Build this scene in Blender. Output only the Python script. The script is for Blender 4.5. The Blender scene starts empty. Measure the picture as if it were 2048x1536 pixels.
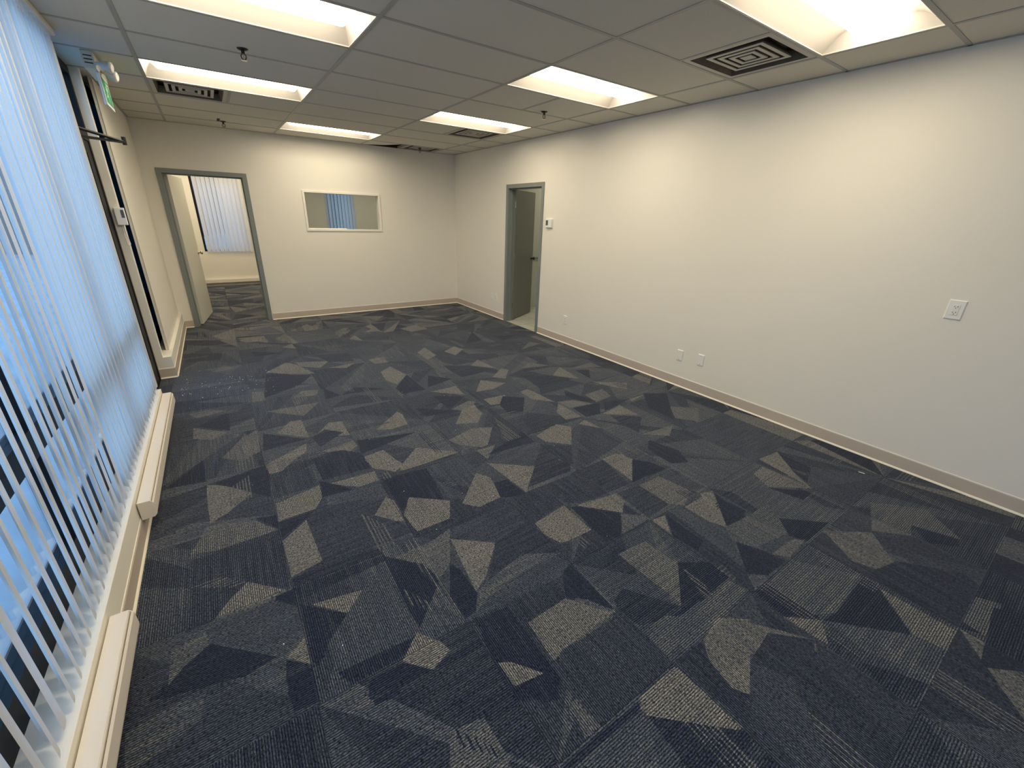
import bpy, bmesh, math, random
from mathutils import Vector, Matrix
random.seed(11)
SC = bpy.context.scene
COL = SC.collection

# ------------------------------------------------------------------ camera
F = 829.75
cd = bpy.data.cameras.new('camera'); cam = bpy.data.objects.new('camera', cd); COL.objects.link(cam)
cd.sensor_fit = 'HORIZONTAL'; cd.sensor_width = 36.0; cd.lens = F/2048*36
cd.shift_x = 1.54/2048; cd.shift_y = -6.15/2048
cd.clip_start = 0.02; cd.clip_end = 200
cam.matrix_world = Matrix(((0.82714985, 0.18367378, -0.53111869, 0.23044),
                           (-0.56123535, 0.31866258, -0.76385145, -2.79862),
                           (0.02894817, 0.9299022, 0.36666592, 1.64541),
                           (0, 0, 0, 1)))
SC.camera = cam
# ------------------------------------------------------------------ view, sky
SC.view_settings.view_transform = 'Standard'; SC.view_settings.look = 'None'
SC.view_settings.gamma = 1.0; SC.view_settings.use_curve_mapping = False
SC.view_settings.exposure = 0.0
SC.cycles.max_bounces = 10; SC.cycles.diffuse_bounces = 5; SC.cycles.transparent_max_bounces = 24
SC.cycles.sample_clamp_indirect = 6.0
W = bpy.data.worlds.new('dusk sky'); SC.world = W; W.use_nodes = True
bgn = W.node_tree.nodes['Background']
bgn.inputs[0].default_value = (0.27, 0.56, 1.0, 1); bgn.inputs[1].default_value = 2.6
LAMP = 18.6           # strength of the troffer lenses

# ------------------------------------------------------------------ materials
def new_mat(name):
    m = bpy.data.materials.new(name); m.use_nodes = True
    return m, m.node_tree.nodes, m.node_tree.links, m.node_tree.nodes['Principled BSDF']
def mat(name, col, rough=0.6, metal=0.0, noise=0.0, nscale=40.0, bump=0.0, bscale=200.0, spec=0.5):
    m, N, L, b = new_mat(name)
    b.inputs['Base Color'].default_value = (*col, 1); b.inputs['Roughness'].default_value = rough
    b.inputs['Metallic'].default_value = metal; b.inputs['Specular IOR Level'].default_value = spec
    tc = N.new('ShaderNodeTexCoord')
    if noise:
        n = N.new('ShaderNodeTexNoise'); n.inputs['Scale'].default_value = nscale; n.inputs['Detail'].default_value = 3
        L.new(tc.outputs['Object'], n.inputs['Vector'])
        mx = N.new('ShaderNodeMix'); mx.data_type = 'RGBA'
        mx.inputs[6].default_value = (*[c*(1-noise) for c in col], 1)
        mx.inputs[7].default_value = (*[min(1, c*(1+noise)) for c in col], 1)
        L.new(n.outputs['Fac'], mx.inputs[0]); L.new(mx.outputs[2], b.inputs['Base Color'])
    if bump:
        n2 = N.new('ShaderNodeTexNoise'); n2.inputs['Scale'].default_value = bscale; n2.inputs['Detail'].default_value = 2
        L.new(tc.outputs['Object'], n2.inputs['Vector'])
        bp = N.new('ShaderNodeBump'); bp.inputs['Strength'].default_value = bump; bp.inputs['Distance'].default_value = 0.002
        L.new(n2.outputs['Fac'], bp.inputs['Height']); L.new(bp.outputs['Normal'], b.inputs['Normal'])
    return m
def emit(name, col, s):
    m, N, L, b = new_mat(name)
    b.inputs['Base Color'].default_value = (0.8, 0.8, 0.8, 1)
    b.inputs['Emission Color'].default_value = (*col, 1); b.inputs['Emission Strength'].default_value = s
    return m
M = {}
M['wall'] = mat('cream wall paint', (0.83, 0.795, 0.715), 0.75, noise=0.012, nscale=3, bump=0.12, bscale=260, spec=0.25)
M['wall_green'] = mat('grey green wall paint', (0.56, 0.60, 0.55), 0.6, noise=0.01, bump=0.1)
M['tile'] = mat('mineral ceiling tile', (0.70, 0.675, 0.60), 0.95, noise=0.05, nscale=160, bump=0.35, bscale=420, spec=0.1)
M['grid'] = mat('ceiling grid metal', (0.40, 0.40, 0.37), 0.5)
M['base'] = mat('taupe vinyl baseboard', (0.56, 0.48, 0.40), 0.45, noise=0.03, nscale=12)
M['toe'] = mat('cream baseboard toe', (0.90, 0.83, 0.68), 0.4)
M['frame_grey'] = mat('grey door frame paint', (0.215, 0.24, 0.235), 0.4)
M['door_pale'] = mat('pale grey door paint', (0.60, 0.595, 0.53), 0.45, noise=0.01)
M['door_dark'] = mat('dark grey door paint', (0.165, 0.17, 0.155), 0.45, noise=0.02)
M['alu'] = mat('dark bronze aluminium', (0.010, 0.0095, 0.0095), 0.5, spec=0.2)
M['heater'] = mat('cream enamel heater', (0.80, 0.74, 0.66), 0.35, noise=0.015, nscale=30)
M['heater_dark'] = mat('dark heater slot', (0.05, 0.045, 0.04), 0.6)
M['white'] = mat('white plastic', (0.86, 0.84, 0.79), 0.35)
M['white_wood'] = mat('white painted trim', (0.86, 0.83, 0.75), 0.4)
M['pan'] = mat('white troffer panel', (0.50, 0.465, 0.43), 0.5)
M['lens'] = emit('troffer lens', (1.0, 0.875, 0.65), LAMP)
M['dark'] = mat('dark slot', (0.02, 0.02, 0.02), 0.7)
M['vent_shade_dust'] = mat('shade and dust brown vent slope', (0.14, 0.12, 0.095), 0.8, noise=0.3, nscale=30)  # dark brown paints in the shade of the unlit slopes, along with dust
M['vent'] = mat('vent enamel', (0.50, 0.48, 0.43), 0.4)
M['chrome'] = mat('satin brass metal', (0.62, 0.56, 0.45), 0.25, metal=1.0)
M['dark_metal'] = mat('dark bronze metal', (0.06, 0.055, 0.05), 0.35, metal=0.8)
M['black'] = mat('black rubber', (0.012, 0.012, 0.013), 0.5)
M['screen'] = mat('grey lcd screen', (0.10, 0.11, 0.10), 0.25)
M['green'] = mat('green exit sign', (0.03, 0.36, 0.16), 0.35)
M['frost'] = mat('clouded housing plastic', (0.62, 0.61, 0.55), 0.3)
M['snow'] = mat('snow', (0.40, 0.415, 0.43), 0.9, noise=0.5, nscale=2.2, bump=0.6, bscale=8)
M['asphalt'] = mat('wet slushy asphalt', (0.28, 0.31, 0.34), 0.6, noise=0.35, nscale=1.3)
M['brick'] = mat('dark brick', (0.10, 0.075, 0.06), 0.8, noise=0.2, nscale=6)
M['floor_tile_grout'] = None
# translucent blind fabric
m, N, L, b = new_mat('vertical blind vinyl')
b.inputs['Base Color'].default_value = (0.80, 0.77, 0.72, 1); b.inputs['Roughness'].default_value = 0.5
tr = N.new('ShaderNodeBsdfTranslucent'); tr.inputs[0].default_value = (0.78, 0.80, 0.82, 1)
mx = N.new('ShaderNodeMixShader'); mx.inputs[0].default_value = 0.30
L.new(b.outputs[0], mx.inputs[1]); L.new(tr.outputs[0], mx.inputs[2]); L.new(mx.outputs[0], N['Material Output'].inputs[0])
M['slat'] = m
def glass(name, tint):
    m, N, L, b = new_mat(name); N.remove(b)
    t = N.new('ShaderNodeBsdfTransparent'); t.inputs[0].default_value = (*tint, 1)
    g = N.new('ShaderNodeBsdfGlossy'); g.inputs['Roughness'].default_value = 0.02; g.inputs[0].default_value = (1, 1, 1, 1)
    f = N.new('ShaderNodeFresnel'); gm = N.new('ShaderNodeNewGeometry'); ir = N.new('ShaderNodeMix'); ir.inputs[2].default_value = 1.45; ir.inputs[3].default_value = 1/1.45
    L.new(gm.outputs['Backfacing'], ir.inputs[0]); L.new(ir.outputs[0], f.inputs[0])
    x = N.new('ShaderNodeMixShader'); L.new(f.outputs[0], x.inputs[0]); L.new(t.outputs[0], x.inputs[1]); L.new(g.outputs[0], x.inputs[2])
    L.new(x.outputs[0], N['Material Output'].inputs[0]); return m
M['glass'] = glass('window glass', (0.93, 0.96, 0.98))
M['glass_dark'] = glass('tinted door glass', (0.05, 0.08, 0.10))
M['glass_in'] = glass('interior window glass', (0.96, 1.0, 0.99))
# glazed floor tile
m, N, L, b = new_mat('pale floor tile')
tc = N.new('ShaderNodeTexCoord'); br = N.new('ShaderNodeTexBrick'); br.offset = 0
br.inputs['Scale'].default_value = 1; br.inputs['Brick Width'].default_value = 0.33; br.inputs['Row Height'].default_value = 0.33
br.inputs['Mortar Size'].default_value = 0.004
br.inputs['Color1'].default_value = (0.55, 0.56, 0.50, 1); br.inputs['Color2'].default_value = (0.52, 0.53, 0.48, 1); br.inputs['Mortar'].default_value = (0.3, 0.3, 0.27, 1)
L.new(tc.outputs['Object'], br.inputs[0]); L.new(br.outputs[0], b.inputs['Base Color']); b.inputs['Roughness'].default_value = 0.25
M['floor_tile'] = m

# carpet: tone (0 navy .. 1 taupe) and rib direction are stored per face
def carpet_mat():
    m, N, L, b = new_mat('patterned carpet tile')
    at = N.new('ShaderNodeAttribute'); at.attribute_name = 'tone'; sep = N.new('ShaderNodeSeparateColor')
    L.new(at.outputs['Color'], sep.inputs[0])
    tone, dirn = sep.outputs[0], sep.outputs[1]
    def math_(op, a, b_=None, v=None):
        n = N.new('ShaderNodeMath'); n.operation = op
        L.new(a, n.inputs[0])
        if b_ is not None: L.new(b_, n.inputs[1])
        elif v is not None: n.inputs[1].default_value = v
        return n.outputs[0]
    g = N.new('ShaderNodeNewGeometry'); sx = N.new('ShaderNodeSeparateXYZ'); L.new(g.outputs['Position'], sx.inputs[0])
    def mixf(fac, a, b_):
        n = N.new('ShaderNodeMix'); n.data_type = 'FLOAT'; L.new(fac, n.inputs[0]); L.new(a, n.inputs[2]); L.new(b_, n.inputs[3]); return n.outputs[0]
    across = mixf(dirn, sx.outputs[0], sx.outputs[1])   # coordinate across the ribs
    along = mixf(dirn, sx.outputs[1], sx.outputs[0])
    ph = math_('MULTIPLY', across, v=2*math.pi/0.0084)
    rib = math_('SINE', ph)                             # -1..1
    rib01 = math_('MULTIPLY_ADD', rib, v=0.5); rib01.node.inputs[2].default_value = 0.5
    # yarn flecks stretched along the ribs
    cv = N.new('ShaderNodeCombineXYZ'); L.new(math_('MULTIPLY', across, v=238.0), cv.inputs[0]); L.new(math_('MULTIPLY', along, v=95.0), cv.inputs[1])
    nz = N.new('ShaderNodeTexNoise'); nz.inputs['Scale'].default_value = 1.0; nz.inputs['Detail'].default_value = 2; nz.inputs['Roughness'].default_value = 0.75
    L.new(cv.outputs[0], nz.inputs['Vector'])
    nb = N.new('ShaderNodeTexNoise'); nb.inputs['Scale'].default_value = 1.1; nb.inputs['Detail'].default_value = 3
    L.new(g.outputs['Position'], nb.inputs['Vector'])
    cr = N.new('ShaderNodeValToRGB'); e = cr.color_ramp.elements
    e[0].position = 0.0; e[0].color = (0.014, 0.020, 0.042, 1)
    e[1].position = 1.0; e[1].color = (0.136, 0.135, 0.133, 1)
    k = cr.color_ramp.elements.new(0.5); k.color = (0.050, 0.061, 0.085, 1)
    # loose bands of yarn running with the ribs soften every shard
    cv2 = N.new('ShaderNodeCombineXYZ'); L.new(math_('MULTIPLY', across, v=62.0), cv2.inputs[0]); L.new(math_('MULTIPLY', along, v=3.2), cv2.inputs[1])
    n2 = N.new('ShaderNodeTexNoise'); n2.inputs['Scale'].default_value = 1.0; n2.inputs['Detail'].default_value = 2
    L.new(cv2.outputs[0], n2.inputs['Vector'])
    band = math_('MULTIPLY_ADD', n2.outputs['Fac'], v=0.75); band.node.inputs[2].default_value = -0.375
    L.new(math_('ADD', math_('MULTIPLY', tone, v=0.88), band), cr.inputs[0])
    fl = N.new('ShaderNodeMapRange'); fl.inputs[1].default_value = 0.34; fl.inputs[2].default_value = 0.68; fl.inputs[3].default_value = 0.02; fl.inputs[4].default_value = 2.5
    L.new(nz.outputs['Fac'], fl.inputs[0])
    rb = N.new('ShaderNodeMapRange'); rb.inputs[3].default_value = 0.25; rb.inputs[4].default_value = 1.42
    L.new(rib01, rb.inputs[0])
    prod = math_('MULTIPLY', fl.outputs[0], rb.outputs[0])
    vm = N.new('ShaderNodeVectorMath'); vm.operation = 'SCALE'; L.new(cr.outputs[0], vm.inputs[0]); L.new(prod, vm.inputs['Scale'])
    L.new(vm.outputs[0], b.inputs['Base Color'])
    b.inputs['Roughness'].default_value = 0.95; b.inputs['Specular IOR Level'].default_value = 0.12
    b.inputs['Sheen Weight'].default_value = 0.12; b.inputs['Sheen Roughness'].default_value = 0.5
    bp = N.new('ShaderNodeBump'); bp.inputs['Strength'].default_value = 0.5; bp.inputs['Distance'].default_value = 0.0015
    L.new(rib01, bp.inputs['Height']); L.new(bp.outputs[0], b.inputs['Normal'])
    return m
M['carpet'] = carpet_mat()

# ------------------------------------------------------------------ mesh helpers
class MB:
    """collects shapes, links them as ONE mesh object"""
    def __init__(s): s.v = []; s.f = []; s.m = []; s.mats = []; s.sm = []
    def mi(s, m):
        m = M[m] if isinstance(m, str) else m
        if m not in s.mats: s.mats.append(m)
        return s.mats.index(m)
    def add(s, vs, fs, m, smooth=False):
        o = len(s.v); s.v += [tuple(v) for v in vs]; i = s.mi(m)
        for f in fs: s.f.append([o+k for k in f]); s.m.append(i); s.sm.append(smooth)
        return s
    def box(s, x0, x1, y0, y1, z0, z1, m, T=None):
        v = [Vector((x, y, z)) for x in (x0, x1) for y in (y0, y1) for z in (z0, z1)]
        if T: v = [T @ p for p in v]
        return s.add(v, [(0,1,3,2),(4,6,7,5),(0,4,5,1),(2,3,7,6),(0,2,6,4),(1,5,7,3)], m)
    def prism(s, prof, a, b, m, axis='y', smooth=False, T=None):
        # prof: closed list of (u,w); axis y -> (u,y,w); axis x -> (x,u,w); axis z -> (u,w,z)
        n = len(prof)
        def pt(u, w, t): return Vector((u, t, w)) if axis == 'y' else (Vector((t, u, w)) if axis == 'x' else Vector((u, w, t)))
        v = [pt(u, w, a) for u, w in prof] + [pt(u, w, b) for u, w in prof]
        if T: v = [T @ p for p in v]
        fs = [(i, (i+1) % n, n+(i+1) % n, n+i) for i in range(n)]
        s.add(v, fs, m, smooth)
        s.add(v, [tuple(range(n))[::-1], tuple(range(n, 2*n))], m)
        return s
    def cyl(s, p0, p1, r0, r1, m, n=16, cap=True):
        p0, p1 = Vector(p0), Vector(p1); d = (p1-p0).normalized()
        a = d.orthogonal().normalized(); c = d.cross(a)
        v = []
        for p, r in ((p0, r0), (p1, r1)):
            v += [p + (a*math.cos(2*math.pi*i/n) + c*math.sin(2*math.pi*i/n))*r for i in range(n)]
        s.add(v, [(i, (i+1) % n, n+(i+1) % n, n+i) for i in range(n)], m, True)
        if cap: s.add(v, [tuple(range(n))[::-1], tuple(range(n, 2*n))], m)
        return s
    def tube(s, pts, r, m, n=8):
        pts = [Vector(p) for p in pts]
        for a, b_ in zip(pts[:-1], pts[1:]): s.cyl(a, b_, r, r, m, n)
        return s
    def lathe(s, p, d, prof, m, n=20):
        p = Vector(p); d = Vector(d).normalized(); a = d.orthogonal().normalized(); c = d.cross(a)
        v = []
        for t, r in prof: v += [p + d*t + (a*math.cos(2*math.pi*i/n) + c*math.sin(2*math.pi*i/n))*r for i in range(n)]
        k = len(prof)
        s.add(v, [(j*n+i, j*n+(i+1) % n, (j+1)*n+(i+1) % n, (j+1)*n+i) for j in range(k-1) for i in range(n)], m, True)
        s.add(v, [tuple(range(n))[::-1], tuple(range((k-1)*n, k*n))], m)
        return s
    def build(s, name, parent=None, bevel=0.0, loc=None):
        me = bpy.data.meshes.new(name); me.from_pydata(s.v, [], s.f)
        for m in s.mats: me.materials.append(m)
        for p, i, q in zip(me.polygons, s.m, s.sm): p.material_index = i; p.use_smooth = q
        bm = bmesh.new(); bm.from_mesh(me)
        bmesh.ops.recalc_face_normals(bm, faces=bm.faces); bm.to_mesh(me); bm.free()
        o = bpy.data.objects.new(name, me); COL.objects.link(o)
        if loc: o.location = loc
        if parent: o.parent = parent
        if bevel:
            b = o.modifiers.new('edge', 'BEVEL'); b.width = bevel; b.segments = 2; b.limit_method = 'ANGLE'; b.angle_limit = 0.6
        return o
def tag(o, label=None, cat=None, group=None, kind=None):
    if label: o['label'] = label
    if cat: o['category'] = cat
    if group: o['group'] = group
    if kind: o['kind'] = kind
    return o
def thing(name, loc, label, cat, group=None, rz=0):
    o = bpy.data.objects.new(name, None); COL.objects.link(o); o.location = loc; o.rotation_euler.z = rz
    o.empty_display_size = 0.05
    return tag(o, label, cat, group)
def struct_empty(name, loc):
    o = bpy.data.objects.new(name, None); COL.objects.link(o); o.location = loc; o['kind'] = 'structure'; o.empty_display_size = 0.05
    return o
def copy_thing(root, loc, label, rz=None):
    r = root.copy(); COL.objects.link(r); r.location = loc; r['label'] = label
    if rz is not None: r.rotation_euler.z = rz
    for c in root.children:
        k = c.copy(); COL.objects.link(k); k.parent = r
        for g in c.children:
            d = g.copy(); COL.objects.link(d); d.parent = k
    return r

# ------------------------------------------------------------------ room dimensions
H = 2.659; XR = 4.101; YB = 4.776; XL = -0.38; YR = -5.2; FT = 0.6096
XW_OUT = -0.54                       # outer face of the storefront
YF = 8.86                            # far wall of the back rooms
WT = 0.12

# ------------------------------------------------------------------ floor (carpet tiles cut into shards)
TS = 0.606; TX0 = 0.237; TY0 = -1.04
#TRACED#
TRACED = [
 (1, [(0.434,2.168),(0.668,2.428),(0.759,2.266),(0.879,1.89),(0.651,1.995)]),
 (0.9, [(0.762,2.375),(1.095,2.245),(0.964,2.044),(0.778,2.202)]),
 (1, [(1.042,1.999),(1.335,2.024),(1.213,1.903)]),
 (0.9, [(0.578,1.299),(0.67,1.436),(0.823,1.387),(0.774,1.259)]),
 (1, [(0.362,0.621),(0.484,0.796),(0.565,0.777),(0.567,0.42)]),
 (1, [(0.593,0.404),(0.748,0.609),(0.85,0.577),(0.847,0.302)]),
 (0.85, [(0.332,1.1),(0.764,1.081),(0.598,0.848),(0.468,0.988)]),
 (1, [(0.605,0.159),(0.842,0.203),(0.846,0.104),(0.747,0.027)]),
 (1, [(0.845,-0.077),(0.992,-0.055),(1.041,-0.323),(0.971,-0.379),(0.853,-0.247)]),
 (0.8, [(0.135,0.682),(0.243,0.772),(0.229,0.388),(0.114,0.309),(-0.004,0.422)]),
 (0.85, [(-0.181,1.055),(0.051,0.835),(-0.057,0.749),(-0.177,0.846)]),
 (0.8, [(-0.225,1.37),(-0.081,1.378),(0.057,1.296),(-0.157,1.238)]),
 (1, [(1.048,0.287),(1.306,0.522),(1.327,0.445),(1.301,0.248),(1.152,0.225)]),
 (1, [(1.501,1.585),(1.652,1.708),(1.717,1.362),(1.53,1.145),(1.471,1.313)]),
 (0.8, [(0.267,1.632),(0.358,1.618),(0.357,1.356),(0.25,1.384)]),
 (1, [(2.122,2.04),(2.292,2.22),(2.28,1.888),(2.125,1.787)]),
 (1, [(0.918,3.91),(1.194,4.236),(1.306,3.888),(1.053,3.839)]),
 (1, [(1.541,3.077),(1.662,3.256),(1.684,2.921)]),
 (1, [(1.823,3.343),(2.061,3.588),(2.057,3.309)]),
 (0.9, [(1.497,3.516),(1.671,3.513),(1.554,3.356)]),
 (1, [(0.708,3.087),(0.834,3.194),(0.861,2.935)]),
 (0.8, [(-0.029,2.457),(0.062,2.66),(0.16,2.5),(0.069,2.45)]),
 (1, [(0.258,3.691),(0.506,3.791),(0.595,3.509),(0.343,3.534)]),
 (0.9, [(1.508,2.071),(1.696,2.087),(1.686,1.856),(1.533,1.885)]),
 (1, [(0.243,0.168),(0.393,0.201),(0.534,0.342),(0.512,0.215),(0.333,0.073),(0.24,0.053)]),
 (0, [(0.428,2.099),(0.846,1.86),(0.671,1.6),(0.353,1.431)]),
 (0, [(0.865,1.404),(0.973,1.142),(0.83,1.114)]),
 (0, [(0.973,1.142),(1.139,1.286),(1.386,1.101),(1.136,1.125)]),
 (0, [(0.358,3.08),(0.691,2.832),(0.382,2.819)]),
 (0.15, [(0.998,2.537),(1.367,2.458),(1.355,2.099),(1.097,2.186)]),
 (0, [(-0.155,1.066),(0.066,1.259),(0.061,0.855)]),
 (0.1, [(0.273,0.675),(0.545,0.408),(0.246,0.378)]),
 (0, [(1.48,1.046),(1.717,1.362),(1.726,0.862),(1.489,0.879)]),
 (0.15, [(0.584,0.409),(0.693,0.501),(0.812,0.376),(0.608,0.225)]),
 (0, [(0.868,0.187),(0.991,0.138),(1.305,0.078),(1.119,0.035),(0.839,-0.029)]),
 (0, [(-0.333,3.337),(0.062,3.18),(0.042,2.892),(-0.282,2.962)]),
 (1, [(2.133,2.063),(2.29,2.195),(2.293,1.835),(2.128,1.729)]),
 (1, [(2.439,1.929),(2.659,2.07),(2.7,1.895),(2.502,1.719)]),
 (1, [(2.474,1.286),(2.657,1.432),(2.691,1.046)]),
 (1, [(2.139,0.559),(2.34,0.816),(2.527,0.61),(2.333,0.535)]),
 (1, [(1.644,0.04),(1.847,0.291),(1.976,0.328),(1.936,0.096),(1.817,-0.032)]),
 (0.85, [(1.741,0.318),(1.972,0.408),(2.016,0.343),(1.829,0.229)]),
 (1, [(1.748,0.787),(2.033,0.801),(2.003,0.553)]),
 (1, [(2.111,0.366),(2.354,0.348),(2.214,0.187),(2.101,0.215)]),
 (1, [(2.524,0.335),(2.634,0.36),(2.671,-0.044),(2.517,0.127)]),
 (1, [(3.107,0.531),(3.374,0.718),(3.306,0.312)]),
 (0.8, [(2.946,0.901),(3.147,1.03),(3.315,0.811)]),
 (1, [(2.537,-0.226),(2.674,-0.084),(2.672,-0.412),(2.508,-0.381)]),
 (0.9, [(2.684,-0.051),(2.855,-0.092),(2.969,-0.258),(2.705,-0.217)]),
 (1, [(2.108,-0.478),(2.375,-0.399),(2.459,-0.512),(2.26,-0.734),(2.111,-0.59)]),
 (1, [(2.551,-0.504),(2.654,-0.468),(2.668,-0.668)]),
 (0.9, [(1.47,-0.174),(1.722,-0.099),(1.882,-0.165),(1.701,-0.394),(1.64,-0.408),(1.507,-0.276)]),
 (1, [(1.019,-0.333),(1.213,-0.149),(1.458,-0.372),(1.181,-0.389),(1.0,-0.385)]),
 (0.85, [(1.58,-0.422),(1.749,-0.424),(1.592,-0.573)]),
 (1, [(2.312,-1.015),(2.459,-1.009),(2.51,-1.136),(2.303,-1.313)]),
 (0.9, [(2.878,-0.915),(3.241,-0.95),(3.059,-1.053)]),
 (1, [(2.877,-0.464),(3.166,-0.414),(3.146,-0.66)]),
 (1, [(3.379,-0.337),(3.554,-0.376),(3.333,-0.414)]),
 (0.8, [(3.045,-0.057),(3.316,-0.036),(3.251,-0.22),(3.018,-0.248)]),
 (1, [(3.371,0.172),(3.679,-0.055),(3.547,-0.171),(3.469,-0.079)]),
 (0.8, [(3.561,-0.686),(3.78,-0.854),(3.522,-1.021),(3.389,-0.874)]),
 (0.7, [(3.648,1.374),(3.755,1.166),(3.577,1.192)]),
 (0.8, [(3.386,1.518),(3.786,1.616),(3.683,1.756)]),
 (0.8, [(3.818,0.653),(3.826,0.462),(3.447,0.617)]),
 (1, [(2.354,3.298),(2.676,3.446),(2.727,3.102),(2.446,3.052)]),
 (1, [(2.736,1.02),(2.783,0.936),(2.598,0.718),(2.496,0.828)]),
 (0, [(1.716,0.68),(1.986,0.521),(1.73,0.325)]),
 (0, [(1.469,0.515),(1.761,0.27),(1.488,0.295)]),
 (0.1, [(2.19,1.447),(2.474,1.286),(2.635,1.02),(2.204,0.996),(2.19,1.217)]),
 (0, [(1.905,1.219),(2.101,1.004),(1.77,0.908)]),
 (0, [(2.309,0.332),(2.476,0.193),(2.253,-0.093),(2.139,-0.025),(2.172,0.173)]),
 (0, [(2.94,0.137),(2.852,0.014),(2.918,-0.169),(3.031,-0.235)]),
 (0, [(3.459,0.552),(3.611,0.466),(3.421,0.245)]),
 (0, [(2.729,-0.231),(3.031,-0.275),(2.865,-0.457),(2.706,-0.432)]),
 (0, [(1.693,-0.491),(2.049,-0.356),(2.041,-0.548),(1.623,-0.522)]),
 (0.15, [(2.19,-0.158),(2.429,-0.334),(2.358,-0.42),(2.122,-0.4)]),
 (0, [(2.85,-1.011),(2.916,-1.238),(2.835,-1.382),(2.705,-1.325),(2.726,-1.096)]),
 (0, [(2.51,-1.136),(2.671,-1.35),(2.276,-1.336)]),
 (0.15, [(2.033,-0.596),(2.245,-0.751),(2.086,-0.945),(2.045,-0.942)]),
 (0, [(3.081,-0.285),(3.35,-0.362),(2.946,-0.434)]),
 (0, [(3.601,-0.338),(3.816,-0.464),(3.351,-0.885),(3.359,-0.605)]),
 (0.15, [(2.913,-0.521),(3.145,-0.694),(2.877,-0.885),(2.882,-0.671)]),
 (0.1, [(3.122,0.522),(3.248,0.345),(2.753,0.291),(2.805,0.704)]),
 (0, [(3.406,2.258),(3.782,2.15),(3.392,1.998)]),
 (0, [(2.864,2.117),(3.242,2.63),(3.134,2.138)]),
 (0, [(-0.309,0.189),(-0.11,0.462),(-0.096,0.147)]),
 (1, [(-0.092,0.103),(-0.049,0.077),(0.161,-0.114),(0.009,-0.275),(-0.077,-0.326),(-0.092,-0.061)]),
 (0, [(-0.049,0.097),(0.252,0.167),(0.234,-0.246),(0.161,-0.114)]),
 (1, [(0.242,0.161),(0.399,0.2),(0.423,0.147),(0.326,0.028),(0.253,0.028)]),
 (1, [(0.251,-0.33),(0.505,-0.267),(0.496,-0.41),(0.441,-0.503),(0.242,-0.512)]),
 (0.3, [(0.253,0.028),(0.498,-0.032),(0.51,-0.218),(0.505,-0.267),(0.244,-0.271)]),
 (0.12, [(0.584,0.139),(0.744,0.094),(0.843,-0.02),(0.846,-0.246),(0.534,-0.222),(0.527,0.071)]),
 (1, [(0.57,-0.287),(0.853,-0.297),(0.844,-0.414),(0.72,-0.421),(0.643,-0.363)]),
 (0, [(0.514,-0.22),(0.57,-0.287),(0.678,-0.426),(0.496,-0.41)]),
 (1, [(0.838,-0.12),(0.984,-0.106),(1.048,-0.299),(0.975,-0.373),(0.862,-0.268)]),
 (0, [(0.86,-0.413),(1.17,-0.446),(1.121,-0.856),(0.987,-0.716),(0.866,-0.787)]),
 (1, [(0.945,-0.69),(1.147,-0.854),(1.074,-1.003),(0.871,-1.002),(0.859,-0.834)]),
 (1, [(0.715,-0.743),(0.825,-0.615),(0.857,-0.673),(0.846,-0.892),(0.706,-0.771)]),
 (0.25, [(0.46,-0.497),(0.831,-0.599),(0.715,-0.743),(0.834,-0.9),(0.843,-0.999),(0.391,-0.973),(0.375,-0.579)]),
 (0, [(0.24,-0.526),(0.438,-0.518),(0.32,-0.608),(0.24,-0.662)]),
 (1, [(0.24,-0.691),(0.375,-0.579),(0.389,-0.947),(0.243,-0.975)]),
 (0.1, [(0.242,-0.985),(0.448,-0.997),(0.665,-1.016),(0.657,-1.066),(0.247,-1.045)]),
 (0.8, [(-0.16,-0.546),(-0.092,-0.348),(0.129,-0.424),(0.234,-0.584),(-0.058,-0.585)]),
 (0, [(0.138,-0.414),(0.238,-0.443),(0.235,-0.57)]),
 (0.22, [(-0.159,-0.597),(0.238,-0.617),(0.227,-1.043),(0.128,-0.958),(0.06,-0.892),(-0.014,-0.972),(-0.07,-1.052),(-0.159,-1.056)]),
 (1, [(-0.064,-1.046),(-0.014,-0.972),(0.066,-0.896),(0.128,-0.958),(0.207,-1.041),(0.158,-1.052)]),
 (0, [(0.165,-1.056),(0.246,-1.055),(0.236,-1.163),(0.161,-1.144)]),
 (0.45, [(-0.104,-1.084),(0.156,-1.071),(0.236,-1.163),(0.247,-1.337),(0.162,-1.388),(-0.055,-1.175)]),
 (0, [(-0.082,-1.166),(0.135,-1.37),(0.029,-1.391),(-0.241,-1.314),(-0.261,-1.301),(-0.17,-1.225)]),
 (0.75, [(-0.209,-1.131),(-0.098,-1.087),(-0.082,-1.166),(-0.17,-1.225),(-0.211,-1.276)]),
 (1, [(0.166,-1.398),(0.242,-1.333),(0.24,-1.469)]),
 (0, [(0.165,-1.406),(0.239,-1.473),(0.227,-1.62),(0.149,-1.569)]),
 (0.12, [(0.246,-1.055),(0.665,-1.07),(0.657,-1.118),(0.254,-1.134)]),
 (1, [(0.292,-1.189),(0.503,-1.231),(0.499,-1.271),(0.415,-1.318)]),
 (0, [(0.256,-1.166),(0.414,-1.322),(0.32,-1.417),(0.266,-1.501),(0.242,-1.455)]),
 (0.48, [(0.32,-1.417),(0.636,-1.104),(0.635,-1.561),(0.324,-1.539)]),
 (0, [(0.654,-1.077),(0.818,-1.258),(0.834,-1.376),(0.658,-1.558),(0.649,-1.469)]),
 (0, [(0.318,-1.565),(0.632,-1.586),(0.575,-1.64),(0.358,-1.641)]),
 (1, [(0.541,-1.658),(0.638,-1.572),(0.705,-1.667),(0.72,-1.718),(0.63,-1.753)]),
 (0, [(0.407,-1.659),(0.544,-1.667),(0.63,-1.753),(0.477,-1.746),(0.427,-1.751),(0.393,-1.728)]),
 (0.75, [(0.908,-1.115),(1.038,-1.076),(0.921,-1.311),(0.838,-1.367),(0.808,-1.239),(0.699,-1.119),(0.819,-1.128)]),
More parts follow.
